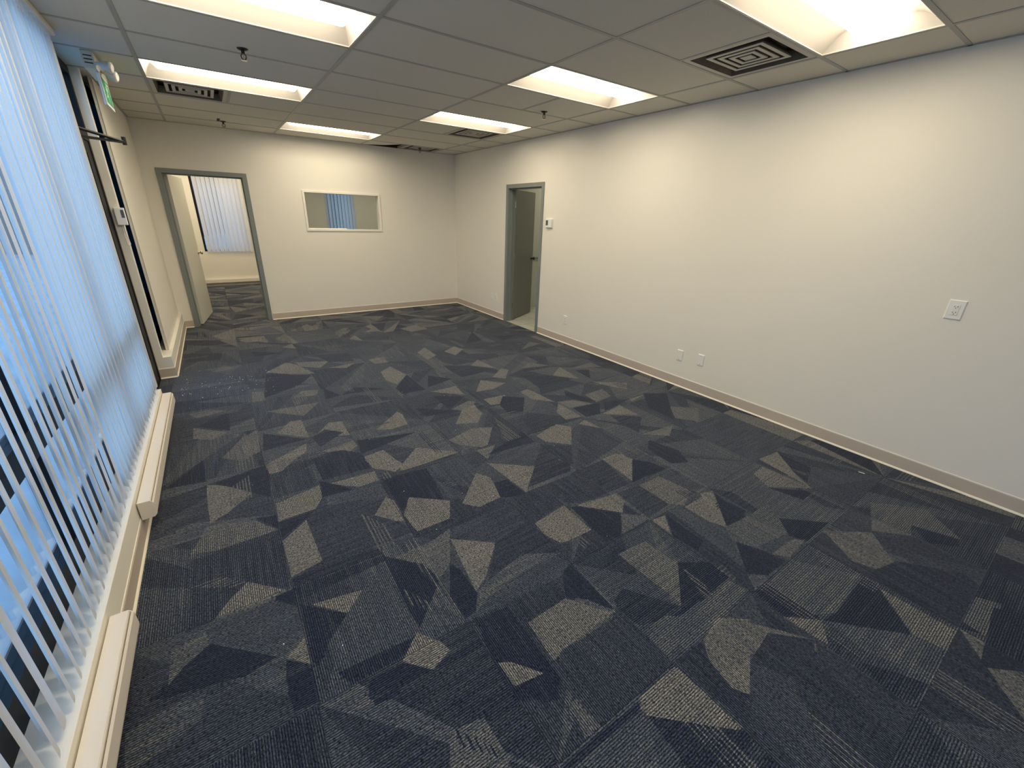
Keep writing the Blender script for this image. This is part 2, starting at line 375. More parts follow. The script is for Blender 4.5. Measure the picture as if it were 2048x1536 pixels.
 (1, [(1.563,-0.615),(1.828,-0.827),(1.6,-1.04),(1.601,-0.851)]),
 (1, [(1.197,-0.922),(1.433,-0.679),(1.489,-0.781),(1.431,-0.993),(1.27,-1.005)]),
 (0, [(1.478,-0.84),(1.572,-0.855),(1.59,-1.054),(1.483,-1.026),(1.431,-0.993)]),
 (0.15, [(1.828,-0.827),(1.976,-0.712),(2.061,-0.946),(2.005,-1.009),(1.669,-1.001)]),
 (1, [(2.312,-1.024),(2.507,-1.037),(2.464,-1.169),(2.288,-1.32)]),
 (0, [(2.499,-1.139),(2.655,-1.337),(2.273,-1.333)]),
 (0.2, [(2.002,-1.03),(2.312,-1.024),(2.24,-1.334),(1.817,-1.31),(1.741,-1.244),(1.868,-1.081)]),
 (1, [(1.789,-1.311),(2.074,-1.355),(2.077,-1.435),(1.978,-1.511)]),
 (0, [(1.784,-1.317),(1.964,-1.51),(1.825,-1.635),(1.715,-1.64),(1.744,-1.301)]),
 (0.7, [(1.964,-1.51),(2.1,-1.631),(1.833,-1.64)]),
 (0.25, [(2.097,-1.349),(2.282,-1.381),(2.298,-1.611),(2.071,-1.63)]),
 (0.85, [(2.289,-1.375),(2.49,-1.378),(2.535,-1.602),(2.364,-1.671),(2.289,-1.606)]),
 (1, [(2.35,-1.681),(2.657,-1.678),(2.398,-1.918),(2.355,-1.842)]),
 (0, [(2.65,-1.694),(2.592,-1.94),(2.406,-1.923)]),
 (1, [(2.076,-1.65),(2.18,-1.664),(2.069,-1.79)]),
 (0, [(2.188,-1.669),(2.172,-1.76),(2.181,-1.921),(2.083,-1.944),(2.066,-1.803)]),
 (1, [(1.469,-1.3),(1.72,-1.268),(1.712,-1.518),(1.534,-1.511),(1.495,-1.501),(1.459,-1.404)]),
 (0.2, [(1.474,-1.058),(1.691,-1.077),(1.731,-1.256),(1.477,-1.289)]),
 (0.3, [(1.038,-1.076),(1.456,-1.084),(1.453,-1.258),(1.237,-1.278),(1.195,-1.31),(1.003,-1.146)]),
 (1, [(1.001,-1.151),(1.195,-1.31),(1.032,-1.479),(0.95,-1.528),(0.984,-1.351)]),
 (0.2, [(1.201,-1.3),(1.445,-1.269),(1.471,-1.542),(1.041,-1.496)]),
 (0.65, [(0.95,-1.528),(1.267,-1.453),(1.456,-1.56),(1.258,-1.551),(0.987,-1.584),(0.894,-1.626)]),
 (0, [(0.921,-1.311),(0.948,-1.366),(0.951,-1.54),(0.902,-1.612),(0.842,-1.631),(0.835,-1.486)]),
 (0, [(1.364,-1.667),(1.448,-1.634),(1.43,-1.952),(1.399,-1.911),(1.366,-1.849),(1.288,-1.778)]),
 (0.9, [(1.061,-1.791),(1.163,-1.8),(1.283,-1.785),(1.38,-1.919),(1.43,-1.962),(1.105,-1.968),(1.047,-1.986)]),
 (0, [(0.9,-1.659),(1.028,-1.673),(1.029,-1.834),(1.027,-2.049),(0.966,-2.103),(0.825,-2.011),(0.856,-1.748)]),
 (0.25, [(1.1,-1.973),(1.442,-1.979),(1.438,-2.256),(1.24,-2.258),(1.137,-2.215),(1.016,-2.135),(1.027,-2.049)]),
 (0.8, [(1.698,-1.727),(1.901,-1.744),(1.913,-1.943),(1.718,-2.107),(1.705,-1.798)]),
 (0, [(1.922,-1.936),(2.068,-2.029),(2.055,-2.134),(1.673,-2.138),(1.704,-2.108)]),
 (0.1, [(1.469,-1.915),(1.551,-1.892),(1.704,-2.108),(1.673,-2.138),(1.459,-2.067),(1.443,-1.95)]),
 (0.65, [(1.689,-2.168),(2.036,-2.145),(2.064,-2.232),(1.721,-2.236)]),
 (0.6, [(1.459,-2.094),(1.61,-2.098),(1.705,-2.207),(1.45,-2.217)]),
 (1, [(1.639,-2.264),(1.789,-2.233),(1.908,-2.319),(1.589,-2.485),(1.5,-2.393),(1.59,-2.324)]),
 (0.1, [(1.455,-2.259),(1.633,-2.26),(1.518,-2.368),(1.583,-2.488),(1.568,-2.496),(1.458,-2.425)]),
 (0.9, [(1.231,-2.265),(1.438,-2.264),(1.443,-2.414),(1.218,-2.268)]),
 (1, [(3.339,-1.642),(3.571,-1.663),(3.352,-1.898),(3.272,-2.021)]),
 (0, [(3.555,-1.684),(3.547,-1.912),(3.321,-1.98),(3.366,-1.88)]),
 (1, [(3.107,-1.721),(3.26,-1.707),(3.272,-2.032),(3.028,-1.857)]),
 (0, [(3.017,-1.863),(3.237,-2.046),(3.078,-2.057)]),
 (1, [(2.564,-1.649),(2.654,-1.683),(2.402,-1.927),(2.392,-1.866)]),
 (0, [(2.62,-1.728),(2.648,-1.912),(2.426,-1.924)]),
 (0.65, [(2.435,-1.93),(2.837,-1.949),(2.671,-2.149),(2.333,-2.098)]),
 (0, [(2.75,-2.054),(2.969,-2.239),(2.68,-2.239),(2.639,-2.163)]),
 (0, [(2.333,-2.019),(2.392,-2.136),(2.419,-2.243),(2.237,-2.238),(2.155,-2.173)]),
 (0.8, [(2.407,-2.176),(2.617,-2.183),(2.687,-2.227),(2.462,-2.241)]),
 (0.75, [(3.433,-2.301),(3.653,-2.523),(3.466,-2.72),(3.373,-2.521),(3.251,-2.55),(3.108,-2.407)]),
 (0, [(3.373,-2.521),(3.447,-2.708),(3.376,-2.729),(3.264,-2.625)]),
 (0.8, [(2.86,-2.251),(3.089,-2.413),(2.883,-2.582),(2.798,-2.597),(2.723,-2.437)]),
 (0, [(2.04,-1.987),(2.055,-2.135),(1.798,-2.143)]),
 (0, [(2.083,-2.255),(2.172,-2.262),(2.228,-2.384),(2.18,-2.5),(2.058,-2.388)]),
 (0.65, [(2.191,-2.261),(2.451,-2.263),(2.647,-2.5),(2.279,-2.52),(2.184,-2.47)]),
 (0, [(2.279,-2.52),(2.641,-2.51),(2.64,-2.561),(2.437,-2.748),(2.311,-2.626),(2.187,-2.504)]),
 (0.9, [(2.628,-2.579),(2.631,-2.853),(2.471,-2.856),(2.444,-2.752)]),
 (0.9, [(2.048,-2.393),(2.18,-2.5),(2.07,-2.568),(2.056,-2.492)]),
 (0.6, [(2.205,-2.526),(2.433,-2.755),(2.406,-2.841),(2.258,-2.857),(2.168,-2.651)]),
 (0.1, [(2.094,-2.674),(2.166,-2.764),(2.218,-2.855),(2.096,-2.841),(2.026,-2.796)]),
 (0.85, [(1.648,-2.257),(1.84,-2.258),(1.9,-2.34),(1.954,-2.405),(2.046,-2.524),(2.004,-2.553),(1.733,-2.396),(1.677,-2.411),(1.527,-2.364)]),
 (0.2, [(1.909,-2.397),(2.046,-2.524),(1.974,-2.552),(1.96,-2.646),(1.834,-2.643),(1.716,-2.42)]),
 (0.1, [(2.931,-2.569),(3.128,-2.794),(3.077,-2.854),(2.663,-2.853),(2.685,-2.511)]),
 (0.7, [(2.722,-2.86),(2.968,-2.86),(3.021,-2.941),(2.707,-2.952)]),
 (0.7, [(3.729,-2.853),(3.741,-2.928),(3.492,-2.956),(3.484,-2.845)]),
 (0, [(2.955,-2.921),(3.021,-3.009),(2.614,-3.055),(2.489,-2.949),(2.686,-2.939)]),
 (0, [(0.163,-1.406),(0.246,-1.485),(0.241,-1.637),(0.16,-1.621),(0.152,-1.49)]),
 (0.15, [(-0.09,-1.65),(0.012,-1.648),(0.172,-1.658),(0.22,-1.68),(0.219,-1.853)]),
 (0, [(0.412,-1.66),(0.53,-1.664),(0.491,-1.768),(0.402,-1.758)]),
 (0.6, [(-0.318,-1.39),(-0.202,-1.368),(-0.097,-1.384),(-0.112,-1.478),(-0.27,-1.531),(-0.305,-1.508)]),
 (1, [(1.233,-2.263),(1.443,-2.271),(1.456,-2.53),(1.43,-2.523),(1.204,-2.32),(1.201,-2.29)]),
 (0.1, [(1.204,-2.32),(1.439,-2.529),(1.45,-2.558),(1.36,-2.605),(1.188,-2.491)]),
 (0.15, [(1.453,-2.257),(1.63,-2.261),(1.574,-2.335),(1.539,-2.511),(1.482,-2.541)]),
 (0.1, [(1.041,-2.263),(1.212,-2.274),(1.193,-2.296),(0.873,-2.284),(0.841,-2.263)]),
 (0.1, [(0.632,-1.895),(0.839,-1.969),(0.845,-1.998),(0.646,-1.993)]),
 (0.75, [(0.591,-1.978),(0.71,-2.003),(0.718,-2.141),(0.711,-2.177),(0.546,-2.069)]),
 (0.7, [(0.999,-2.135),(1.028,-2.142),(1.041,-2.263),(0.967,-2.246)]),
 (1, [(0.857,-1.869),(0.899,-1.89),(0.983,-1.999),(0.86,-1.977)])]
#ENDTRACED#
def poly_cut(poly, p, n):
    A, B = [], []
    k = len(poly)
    for i in range(k):
        a, b = poly[i], poly[(i+1) % k]
        da = (a[0]-p[0])*n[0]+(a[1]-p[1])*n[1]; db = (b[0]-p[0])*n[0]+(b[1]-p[1])*n[1]
        if da >= 0: A.append(a)
        if da <= 0: B.append(a)
        if da*db < 0:
            t = da/(da-db); c = (a[0]+(b[0]-a[0])*t, a[1]+(b[1]-a[1])*t); A.append(c); B.append(c)
    return A, B
def area(p): return abs(sum(p[i][0]*p[(i+1) % len(p)][1]-p[(i+1) % len(p)][0]*p[i][1] for i in range(len(p))))/2
def clip(poly, x0, x1, y0, y1):
    for p, n in (((x0, 0), (1, 0)), ((x1, 0), (-1, 0)), ((0, y0), (0, 1)), ((0, y1), (0, -1))):
        if len(poly) < 3: return []
        poly = poly_cut(poly, p, n)[0]
    return poly if len(poly) > 2 else []
def ccw(p):
    a = sum(p[i][0]*p[(i+1) % len(p)][1]-p[(i+1) % len(p)][0]*p[i][1] for i in range(len(p)))
    return p if a > 0 else p[::-1]
def inlay(pieces, q, tone):
    """lay the convex piece q into the flat patchwork, trimming what was there"""
    q = ccw(q); out = []
    qx0, qx1 = min(v[0] for v in q), max(v[0] for v in q); qy0, qy1 = min(v[1] for v in q), max(v[1] for v in q)
    for p, t in pieces:
        if max(v[0] for v in p) <= qx0 or min(v[0] for v in p) >= qx1 or max(v[1] for v in p) <= qy0 or min(v[1] for v in p) >= qy1:
            out.append((p, t)); continue
        rest = p; outs = []
        for k in range(len(q)):
            a, b_ = q[k], q[(k+1) % len(q)]
            if math.hypot(b_[0]-a[0], b_[1]-a[1]) < 1e-6: continue
            A, B = poly_cut(rest, a, (-(b_[1]-a[1]), b_[0]-a[0]))     # A inside (left of the edge)
            if len(B) > 2 and area(B) > 2e-7: outs.append((B, t))
            rest = A
            if len(rest) < 3 or area(rest) < 2e-7: rest = None; break
        out += outs if rest is not None or outs else [(p, t)]
    out.append((q, tone)); return out
def build_carpet(name, x0, x1, y0, y1, seed):
    R = random.Random(seed); V, Fc, Cc = [], [], []
    i0 = math.floor((x0-TX0)/TS); i1 = math.ceil((x1-TX0)/TS); j0 = math.floor((y0-TY0)/TS); j1 = math.ceil((y1-TY0)/TS)
    for i in range(i0, i1):
        for j in range(j0, j1):
            ax, ay = TX0+i*TS, TY0+j*TS; bx, by = ax+TS, ay+TS; d = (i+j+1) % 2
            cx0, cx1, cy0, cy1 = max(ax, x0), min(bx, x1), max(ay, y0), min(by, y1)
            if cx1-cx0 < 1e-4 or cy1-cy0 < 1e-4: continue
            traced = -2.75 < (ay+by)/2 < 3.3 and (ax+bx)/2 < 3.9
            pieces = []; parts = [[(ax, ay), (bx, ay), (bx, by), (ax, by)]]
            for _ in range(R.choice((4, 5, 5, 6)) + (2 if ay > 3 else 0)):
                parts.sort(key=area, reverse=True); p = parts.pop(0)
                cx = sum(q[0] for q in p)/len(p); cy = sum(q[1] for q in p)/len(p)
                a0 = R.choice(p); b_ = (cx+R.uniform(-.10, .10), cy+R.uniform(-.10, .10))
                dx, dy = b_[0]-a0[0], b_[1]-a0[1]; l = math.hypot(dx, dy) or 1
                A, B = poly_cut(p, b_, (-dy/l, dx/l))
                parts += [q for q in (A, B) if len(q) > 2 and area(q) > 1e-5]
            stripes = []
            for p in parts:
                t = R.choice((0.0, 0.0, 0.12, 0.2, 0.45, 0.5, 0.55, 0.6, 0.85, 1.0, 1.0)) + R.uniform(-.04, .04)
                t = min(1, max(0, t))
                if traced: t = .40 + (t-.5)*.42
                p = clip(p, cx0, cx1, cy0, cy1)
                if len(p) < 3 or area(p) < 1e-6: continue
                pieces.append((p, t))
                if R.random() < (0.22 if traced else 0.42) and area(p) > 0.010:      # barcode stripes in this shard
                    xs = [q[0] for q in p]; ys = [q[1] for q in p]
                    horiz = R.random() < 0.5; n = R.randint(3, 7)
                    lo, hi = (min(ys), max(ys)) if horiz else (min(xs), max(xs))
                    c = R.uniform(lo+.02, max(lo+.021, hi-.06)); t2 = 0.8 if t < 0.6 else 0.05
                    for k in range(n):
                        w = R.uniform(.004, .010)
                        st = clip(p, -50, 50, c, c+w) if horiz else clip(p, c, c+w, -50, 50)
                        if len(st) > 2 and area(st) > 1e-6: stripes.append((st, t2))
                        c += w + R.uniform(.007, .016)
            for tt, pts in TRACED:
                if max(v[0] for v in pts) < ax or min(v[0] for v in pts) > bx or max(v[1] for v in pts) < ay or min(v[1] for v in pts) > by: continue
                for w in range(1, len(pts)-1):
                    tri = clip([pts[0], pts[w], pts[w+1]], cx0, cx1, cy0, cy1)
                    if len(tri) > 2 and area(tri) > 1e-6: pieces = inlay(pieces, tri, tt)
            for st, t2 in stripes: pieces = inlay(pieces, st, t2)
            # the seam of the tile reads as a hair-thin dark line
            g = .0011
            for q in ((cx0, cx0+g, cy0, cy1), (cx0, cx1, cy0, cy0+g)):
                pieces = inlay(pieces, [(q[0], q[2]), (q[1], q[2]), (q[1], q[3]), (q[0], q[3])], -.4)
            for p, t in pieces:
                p = ccw(p); o = len(V); V += [(x, y, 0.0) for x, y in p]; Fc.append(list(range(o, o+len(p)))); Cc.append((t, d))
    me = bpy.data.meshes.new(name); me.from_pydata(V, [], Fc); me.materials.append(M['carpet'])
    at = me.color_attributes.new('tone', 'FLOAT_COLOR', 'CORNER')
    for p in me.polygons:
        t, d = Cc[p.index]
        for li in p.loop_indices: at.data[li].color = (t, float(d), 0, 1)
    o = bpy.data.objects.new(name, me); COL.objects.link(o); o['kind'] = 'structure'
    return o
build_carpet('floor', XW_OUT+.02, XR+.0, YR, YF, 5)
MB().box(XR, 7.6, 1.0, 5.2, -0.05, -0.001, 'floor_tile').build('floor', None)['kind'] = 'structure'
MB().box(XW_OUT, XR+.15, YR-.1, YF+.2, -0.25, -0.004, 'asphalt').build('floor')['kind'] = 'structure'

# ------------------------------------------------------------------ walls
def wall(name, boxes, m='wall'):
    b = MB()
    for q in boxes: b.box(*q, m)
    o = b.build(name); o['kind'] = 'structure'; return o
DX0, DX1, DZ = -0.190, 0.745, 2.075          # left door rough opening in the back wall
WX0, WX1, WZ0, WZ1 = 1.50, 2.66, 1.37, 1.925 # interior window
wall('wall_back', [(XL-.02, DX0, YB, YB+WT, 0, H), (DX0, DX1, YB, YB+WT, DZ, H), (DX1, WX0, YB, YB+WT, 0, H),
                   (WX0, WX1, YB, YB+WT, 0, WZ0), (WX0, WX1, YB, YB+WT, WZ1, H), (WX1, XR+WT, YB, YB+WT, 0, H),
                   (XW_OUT, XL-.02, YB, YB+WT, 0, H)])
RY0, RY1, RZ = 2.15, 3.0, 2.07               # right door opening
wall('wall_right', [(XR, XR+WT, YR, RY0, 0, H), (XR, XR+WT, RY1, YB, 0, H), (XR, XR+WT, RY0, RY1, RZ, H)])
wall('wall_rear', [(XW_OUT, XR+WT, YR-WT, YR, 0, H)])
YW0 = 2.755                                   # where the thin panel wall beyond the sidelite starts
wl = wall('wall_left', [(XL-.025, XL, YW0, YB, 0.22, H)])
cb = MB(); cb.box(-.50, -.345, 2.475, YB, 0, .22, 'wall'); cb.build('wall_left')['kind'] = 'structure'
cb = MB(); cb.box(-.50, -.360, YR, 1.46, 0, .232, 'wall'); cb.build('wall_left', bevel=.002)['kind'] = 'structure'
MB().box(-.495, -.415, 2.475, 2.545, .22, H, 'wall').build('wall_left')['kind'] = 'structure'
MB().box(XL-.002, XL+.003, YW0-.004, YW0+.004, .22, H, 'white_wood').build('trim_1')['kind'] = 'structure'
# back rooms
XP = 1.27
def holed_ceiling(x0, x1, y0, y1, holes):
    b = MB(); xs = sorted({x0, x1} | {v for h in holes for v in h[:2]}); ys = sorted({y0, y1} | {v for h in holes for v in h[2:]})
    for a, c in zip(xs[:-1], xs[1:]):
        for d, e in zip(ys[:-1], ys[1:]):
            if not any(h[0] < (a+c)/2 < h[1] and h[2] < (d+e)/2 < h[3] for h in holes): b.box(a, c, d, e, H, H+.12, 'tile')
    b.box(x0, x1, y0, y1, H+.12, H+.14, 'tile')
    o = b.build('ceiling'); o['kind'] = 'structure'
def lamp_hole(x, y): return (x-FT, x+FT, y-FT/2, y+FT/2)
wall('wall_far', [(-1.6, .03, YF, YF+WT, 0, H), (.03, .93, YF, YF+WT, 0, .75), (.03, .93, YF, YF+WT, 2.28, H), (.93, 2.65, YF, YF+WT, 0, H),
                  (2.65, 3.33, YF, YF+WT, 0, .75), (2.65, 3.33, YF, YF+WT, 2.28, H), (3.33, XR+WT, YF, YF+WT, 0, H)])
wall('wall_partition', [(XP, XP+.1, YB+WT, YF, 0, H)])
wall('wall_side', [(XW_OUT-.05, XW_OUT+.05, YB+WT, YF, 0, H)])
wall('wall_side', [(XR, XR+WT, YB+WT, YF+WT, 0, H)])
# adjoining tiled room on the right
wall('wall_adjoining', [(XR+WT, 7.6, 3.72, 3.84, 0, H), (7.5, 7.6, 1.0, 3.72, 0, H), (XR+WT, 7.6, .9, 1.0, 0, H)], 'wall_green')
MB().box(XR+WT, 7.5, 3.70, 3.72, .93, .955, 'frame_grey').build('trim_2')['kind'] = 'structure'
holed_ceiling(XR+WT, 7.6, 0.9, 3.84, [lamp_hole(6.2, 3.0)])

# ------------------------------------------------------------------ baseboards
def baseboard(name, segs):
    """segs: (x0,y0,x1,y1,nx,ny) with n pointing into the room"""
    b = MB()
    for x0, y0, x1, y1, nx, ny in segs:
        L_ = math.hypot(x1-x0, y1-y0); T = Matrix(((nx, (x1-x0)/L_, 0, x0), (ny, (y1-y0)/L_, 0, y0), (0, 0, 1, 0), (0, 0, 0, 1)))
        b.prism([(0, .012), (.006, .012), (.0055, .097), (.003, .102), (0, .103)], 0, L_, 'base', T=T)
        b.prism([(0, 0), (.014, 0), (.012, .006), (.0062, .013), (0, .013)], 0, L_, 'toe', T=T)
        b.prism([(0, .103), (.0035, .1022), (.0025, .1065), (0, .107)], 0, L_, 'white_wood', T=T)
    o = b.build(name); o['kind'] = 'structure'; return o
FW = .052
baseboard('baseboard_back', [(DX1+FW, YB, XR, YB, 0, -1), (-.345, YB, DX0-FW+.004, YB, 0, -1)])
baseboard('baseboard_right', [(XR, YR, XR, RY0-FW+.01, -1, 0), (XR, RY1+FW, XR, YB, -1, 0)])
baseboard('baseboard_left', [(-.345, 2.475, -.345, YB, 1, 0), (-.49, 2.475, -.339, 2.475, 0, -1)])
baseboard('baseboard_left', [(-.360, YR, -.360, 1.46, 1, 0)])
baseboard('baseboard_far', [(XP, YB+WT, XP, YF, -1, 0)])

# ------------------------------------------------------------------ ceiling: tiles, grid
lights = []     # (x0, y0) of each 4x2 ft troffer cell
def gx(i): return i*2*FT
def gy(r): return r*FT
troffers = {  # (col, row): label
 (0, 0): 'bright fluorescent ceiling light cut by the top edge of the photo, left of centre',
 (0, 3): 'long fluorescent ceiling light in front of the air vent near the exit sign',
 (1, 6): 'smallest and farthest ceiling light, close above the interior window wall',
 (2, 3): 'smaller ceiling light farther along the right side, before the small square vent',
 (2, 0): 'ceiling light in the middle of the right side, in front of the small sprinkler',
 (2, -3): 'large ceiling light at the top right corner with rounded lens end beside the big vent',
 (0, -3): 'ceiling light directly above the camera, outside the top of the photo',
 (0, -6): 'unseen ceiling light added for fill at the rear of the room, behind the camera'}  # rear fixture added out of view to lift the low right wall
vents = {(2.5, -2): 'large square stepped air vent beside the big ceiling light at top right',
         (0, 4): 'square stepped air vent next to the exit sign, behind the long ceiling light',
         (2.5, 4): 'small square air vent behind the farther right-hand ceiling light',
         (2.5, 7): 'dark dirty air vent in the ceiling corner against the back wall'}
holes = [(gx(c), gx(c+1), gy(r), gy(r+1)) for (c, r) in troffers]
holes += [(c*2*FT, c*2*FT+FT, gy(r), gy(r+1)) for (c, r) in vents]
def in_hole(x, y): return any(a < x < b_ and c < y < d for a, b_, c, d in holes)
cm = MB()
ys = sorted(set([YR] + [gy(r) for r in range(-8, 8)] + [YB]))
xs = sorted(set([XW_OUT, 0] + [i*FT for i in range(0, 7)] + [XR+.0]))
for xa, xb in zip(xs[:-1], xs[1:]):
    for ya, yb in zip(ys[:-1], ys[1:]):
        if in_hole((xa+xb)/2, (ya+yb)/2): continue
        if xa > 2.43 and xb < 3.06 and ya > 4.2: cm.add([(xa, ya, H), (xb-.03, ya, H), (2.93, 4.33, H), (2.77, 4.57, H), (2.50, 4.76, H), (xa, 4.776, H)], [(0, 1, 2, 3, 4, 5)], 'tile'); continue
        cm.add([(xa, ya, H), (xa, yb, H), (xb, yb, H), (xb, ya, H)], [(0, 1, 2, 3)], 'tile')
ceil = cm.build('ceiling'); ceil['kind'] = 'structure'
pl = MB()      # the dark plenum above the tiles
pl.box(XW_OUT, XR+WT, YR-WT, YB+WT, H+.30, H+.34, 'brick')
pl.box(XW_OUT, XW_OUT+.02, YR-WT, YB+WT, H, H+.30, 'brick'); pl.box(XR+WT-.02, XR+WT, YR-WT, YB+WT, H, H+.30, 'brick')
pl.box(XW_OUT, XR+WT, YB+WT-.02, YB+WT, H, H+.30, 'brick'); pl.box(XW_OUT, XR+WT, YR-WT, YR-WT+.02, H, H+.30, 'brick')
pl.build('ceiling')['kind'] = 'structure'
g = MB(); hw = .012; zb = H-.0035
for i in range(0, 4): g.box(gx(i)-hw, gx(i)+hw, YR, YB, zb, H+.03, 'grid')
for r in range(-8, 8):
    for a, b_ in ((XW_OUT, -hw), (hw, gx(1)-hw), (gx(1)+hw, gx(2)-hw), (gx(2)+hw, gx(3)-hw), (gx(3)+hw, XR)):
        g.box(a, b_, gy(r)-hw, gy(r)+hw, zb, H+.03, 'grid')
for r0, r1 in ((-2, -1), (4, 5), (1, 2), (7, 7.83)):
    g.box(2.5*2*FT-hw, 2.5*2*FT+hw, gy(r0)+hw, gy(r1)-hw, zb, H+.03, 'grid')
g.box(FT-hw, FT+hw, gy(4)+hw, gy(5)-hw, zb, H+.03, 'grid')
for q in ((XW_OUT, XR, YB-.022, YB), (XR-.022, XR, YR, YB), (XL, XL+.022, YW0, YB)): g.box(q[0], q[1], q[2], q[3], zb, H+.001, 'grid')
g.build('grid', ceil)
holed_ceiling(XW_OUT, XR+WT, YB+WT, YF+WT, [lamp_hole(.45, 6.1), lamp_hole(.45, 7.9), lamp_hole(2.9, 6.9)])

# ------------------------------------------------------------------ ceiling lights
def troffer_meshes():
    Lx, Ly = 2*FT-.026, FT-.026; x0, x1 = -Lx/2, Lx/2; y0, y1 = -Ly/2, Ly/2
    hs = MB(); dz = .085; iy = .142; ix = .07
    o = [(x0, y0, 0), (x1, y0, 0), (x1, y1, 0), (x0, y1, 0)]
    i_ = [(x0+ix, -iy, dz), (x1-ix, -iy, dz), (x1-ix, iy, dz), (x0+ix, iy, dz)]
    # long side panels curve up to the lens
    n = 6
    for sgn in (-1, 1):
        pts = []
        for k in range(n+1):
            t = k/n; yy = sgn*(Ly/2 + (iy-Ly/2)*t); zz = dz*math.sin(t*math.pi/2)
            pts += [(x0+ix*t*0.9, yy, zz), (x1-ix*t*0.9, yy, zz)]
        hs.add(pts, [(2*k, 2*k+1, 2*k+3, 2*k+2) for k in range(n)], 'pan', True)
    for sgn, xe in ((-1, x0), (1, x1)):
        pts = []
        for k in range(n+1):
            t = k/n; xx = xe - sgn*ix*t*0.9; yy = Ly/2 + (iy-Ly/2)*t
            pts += [(xx, -yy, dz*math.sin(t*math.pi/2)), (xx, yy, dz*math.sin(t*math.pi/2))]
        hs.add(pts, [(2*k, 2*k+1, 2*k+3, 2*k+2) for k in range(n)], 'pan', True)
    hs.add([(x0+ix*.9, -iy, dz), (x1-ix*.9, -iy, dz), (x1-ix*.9, iy, dz), (x0+ix*.9, iy, dz)], [(0, 1, 2, 3)], 'pan')
    # thin rim lying on the grid
    rim = .004
    for q in ((x0, x1, y0, y0+rim), (x0, x1, y1-rim, y1), (x0, x0+rim, y0, y1), (x1-rim, x1, y0, y1)): hs.box(*q, -.002, .004, 'pan')
    # lens: long half barrel with rounded ends
    ls = MB(); a = []; nx, nt = 20, 12; lx = Lx/2-.040; r = .136; dep = .066
    for k in range(nx+1):
        u = -1+2*k/nx; e = 1-max(0, abs(u)-.90)/.10; e = math.sqrt(max(0, 1-(1-e)**2))*0.995+.005
        for t in range(nt+1):
            th = math.pi*t/nt; a.append((u*lx, -r*math.cos(th), dz - dep*math.sin(th)*e))
    w = nt+1
    ls.add(a, [(k*w+t, k*w+t+1, (k+1)*w+t+1, (k+1)*w+t) for k in range(nx) for t in range(nt)], 'lens', True)
    return hs, ls
hs, ls = troffer_meshes(); first = None
for (c, r), lab in troffers.items():
    loc = (gx(c)+FT, gy(r)+FT/2, H)
    if first is None:
        first = thing('ceiling_light', loc, lab, 'ceiling light', 'recessed fluorescent ceiling lights')
        hs.build('housing', first); ls.build('lens', first)
    else: copy_thing(first, loc, lab)
for loc, lab in (((.45, 6.1, H-.002), 'unseen ceiling light added to light the back office behind the left door'), ((.45, 7.9, H-.002), 'second unseen ceiling light added to brighten the back office, nearer its window'),
                 ((2.9, 6.9, H-.002), 'unseen ceiling light added to light the back office behind the interior window'),
                 ((6.2, 3.0, H-.002), 'unseen ceiling light added to light the tiled room beyond the right door')):
    copy_thing(first, loc, lab)['group'] = 'added ceiling lights of the neighbouring rooms'  # unseen fixtures, added to brighten the rooms next door
# lens emission is one shared material; neighbouring ceilings get an opening under the fixture housing

# ------------------------------------------------------------------ air vents
def vent_meshes(dark=False):
    S = FT-.026; fr = MB(); fr2 = MB(); bk = MB()
    def ring(b, s0, s1, z0, z1, m):
        # four sloped blades from half-size s0 at z0 to half-size s1 at z1
        o = [(-s0, -s0, z0), (s0, -s0, z0), (s0, s0, z0), (-s0, s0, z0)]; i_ = [(-s1, -s1, z1), (s1, -s1, z1), (s1, s1, z1), (-s1, s1, z1)]
        t = .004
        o2 = [(x, y, z+t) for x, y, z in o]; i2 = [(x, y, z+t) for x, y, z in i_]
        b.add(o+i_+o2+i2, [(k, (k+1) % 4, 4+(k+1) % 4, 4+k) for k in range(4)] + [(8+k, 8+(k+1) % 4, 12+(k+1) % 4, 12+k) for k in range(4)]
              + [(k, (k+1) % 4, 8+(k+1) % 4, 8+k) for k in range(4)] + [(4+k, 4+(k+1) % 4, 12+(k+1) % 4, 12+k) for k in range(4)], m)
    h = S/2
    ring(fr, h, h-.035, 0, 0, 'vent')
    ring(fr, h-.035, h-.055, 0, .055, 'vent_shade_dust')
    for s0, s1 in ((.185, .150), (.135, .100), (.085, .055)): ring(fr2, s0-.001, s1, .012, .05, 'vent_shade_dust')
    for s0 in (.185, .135, .085): ring(fr2, s0, s0-.026, .005, .005, 'vent')
    fr2.box(-.036, .036, -.036, .036, .005, .010, 'vent')
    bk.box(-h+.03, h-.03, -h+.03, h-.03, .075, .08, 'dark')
    return fr, fr2, bk
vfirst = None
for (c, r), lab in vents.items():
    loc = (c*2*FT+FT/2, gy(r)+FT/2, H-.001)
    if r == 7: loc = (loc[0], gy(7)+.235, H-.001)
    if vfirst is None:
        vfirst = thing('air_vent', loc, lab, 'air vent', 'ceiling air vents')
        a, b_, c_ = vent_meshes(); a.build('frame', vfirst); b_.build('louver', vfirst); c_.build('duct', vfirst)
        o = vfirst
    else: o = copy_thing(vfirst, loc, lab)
    if r == 7: o.scale = (.95, .76, 1)

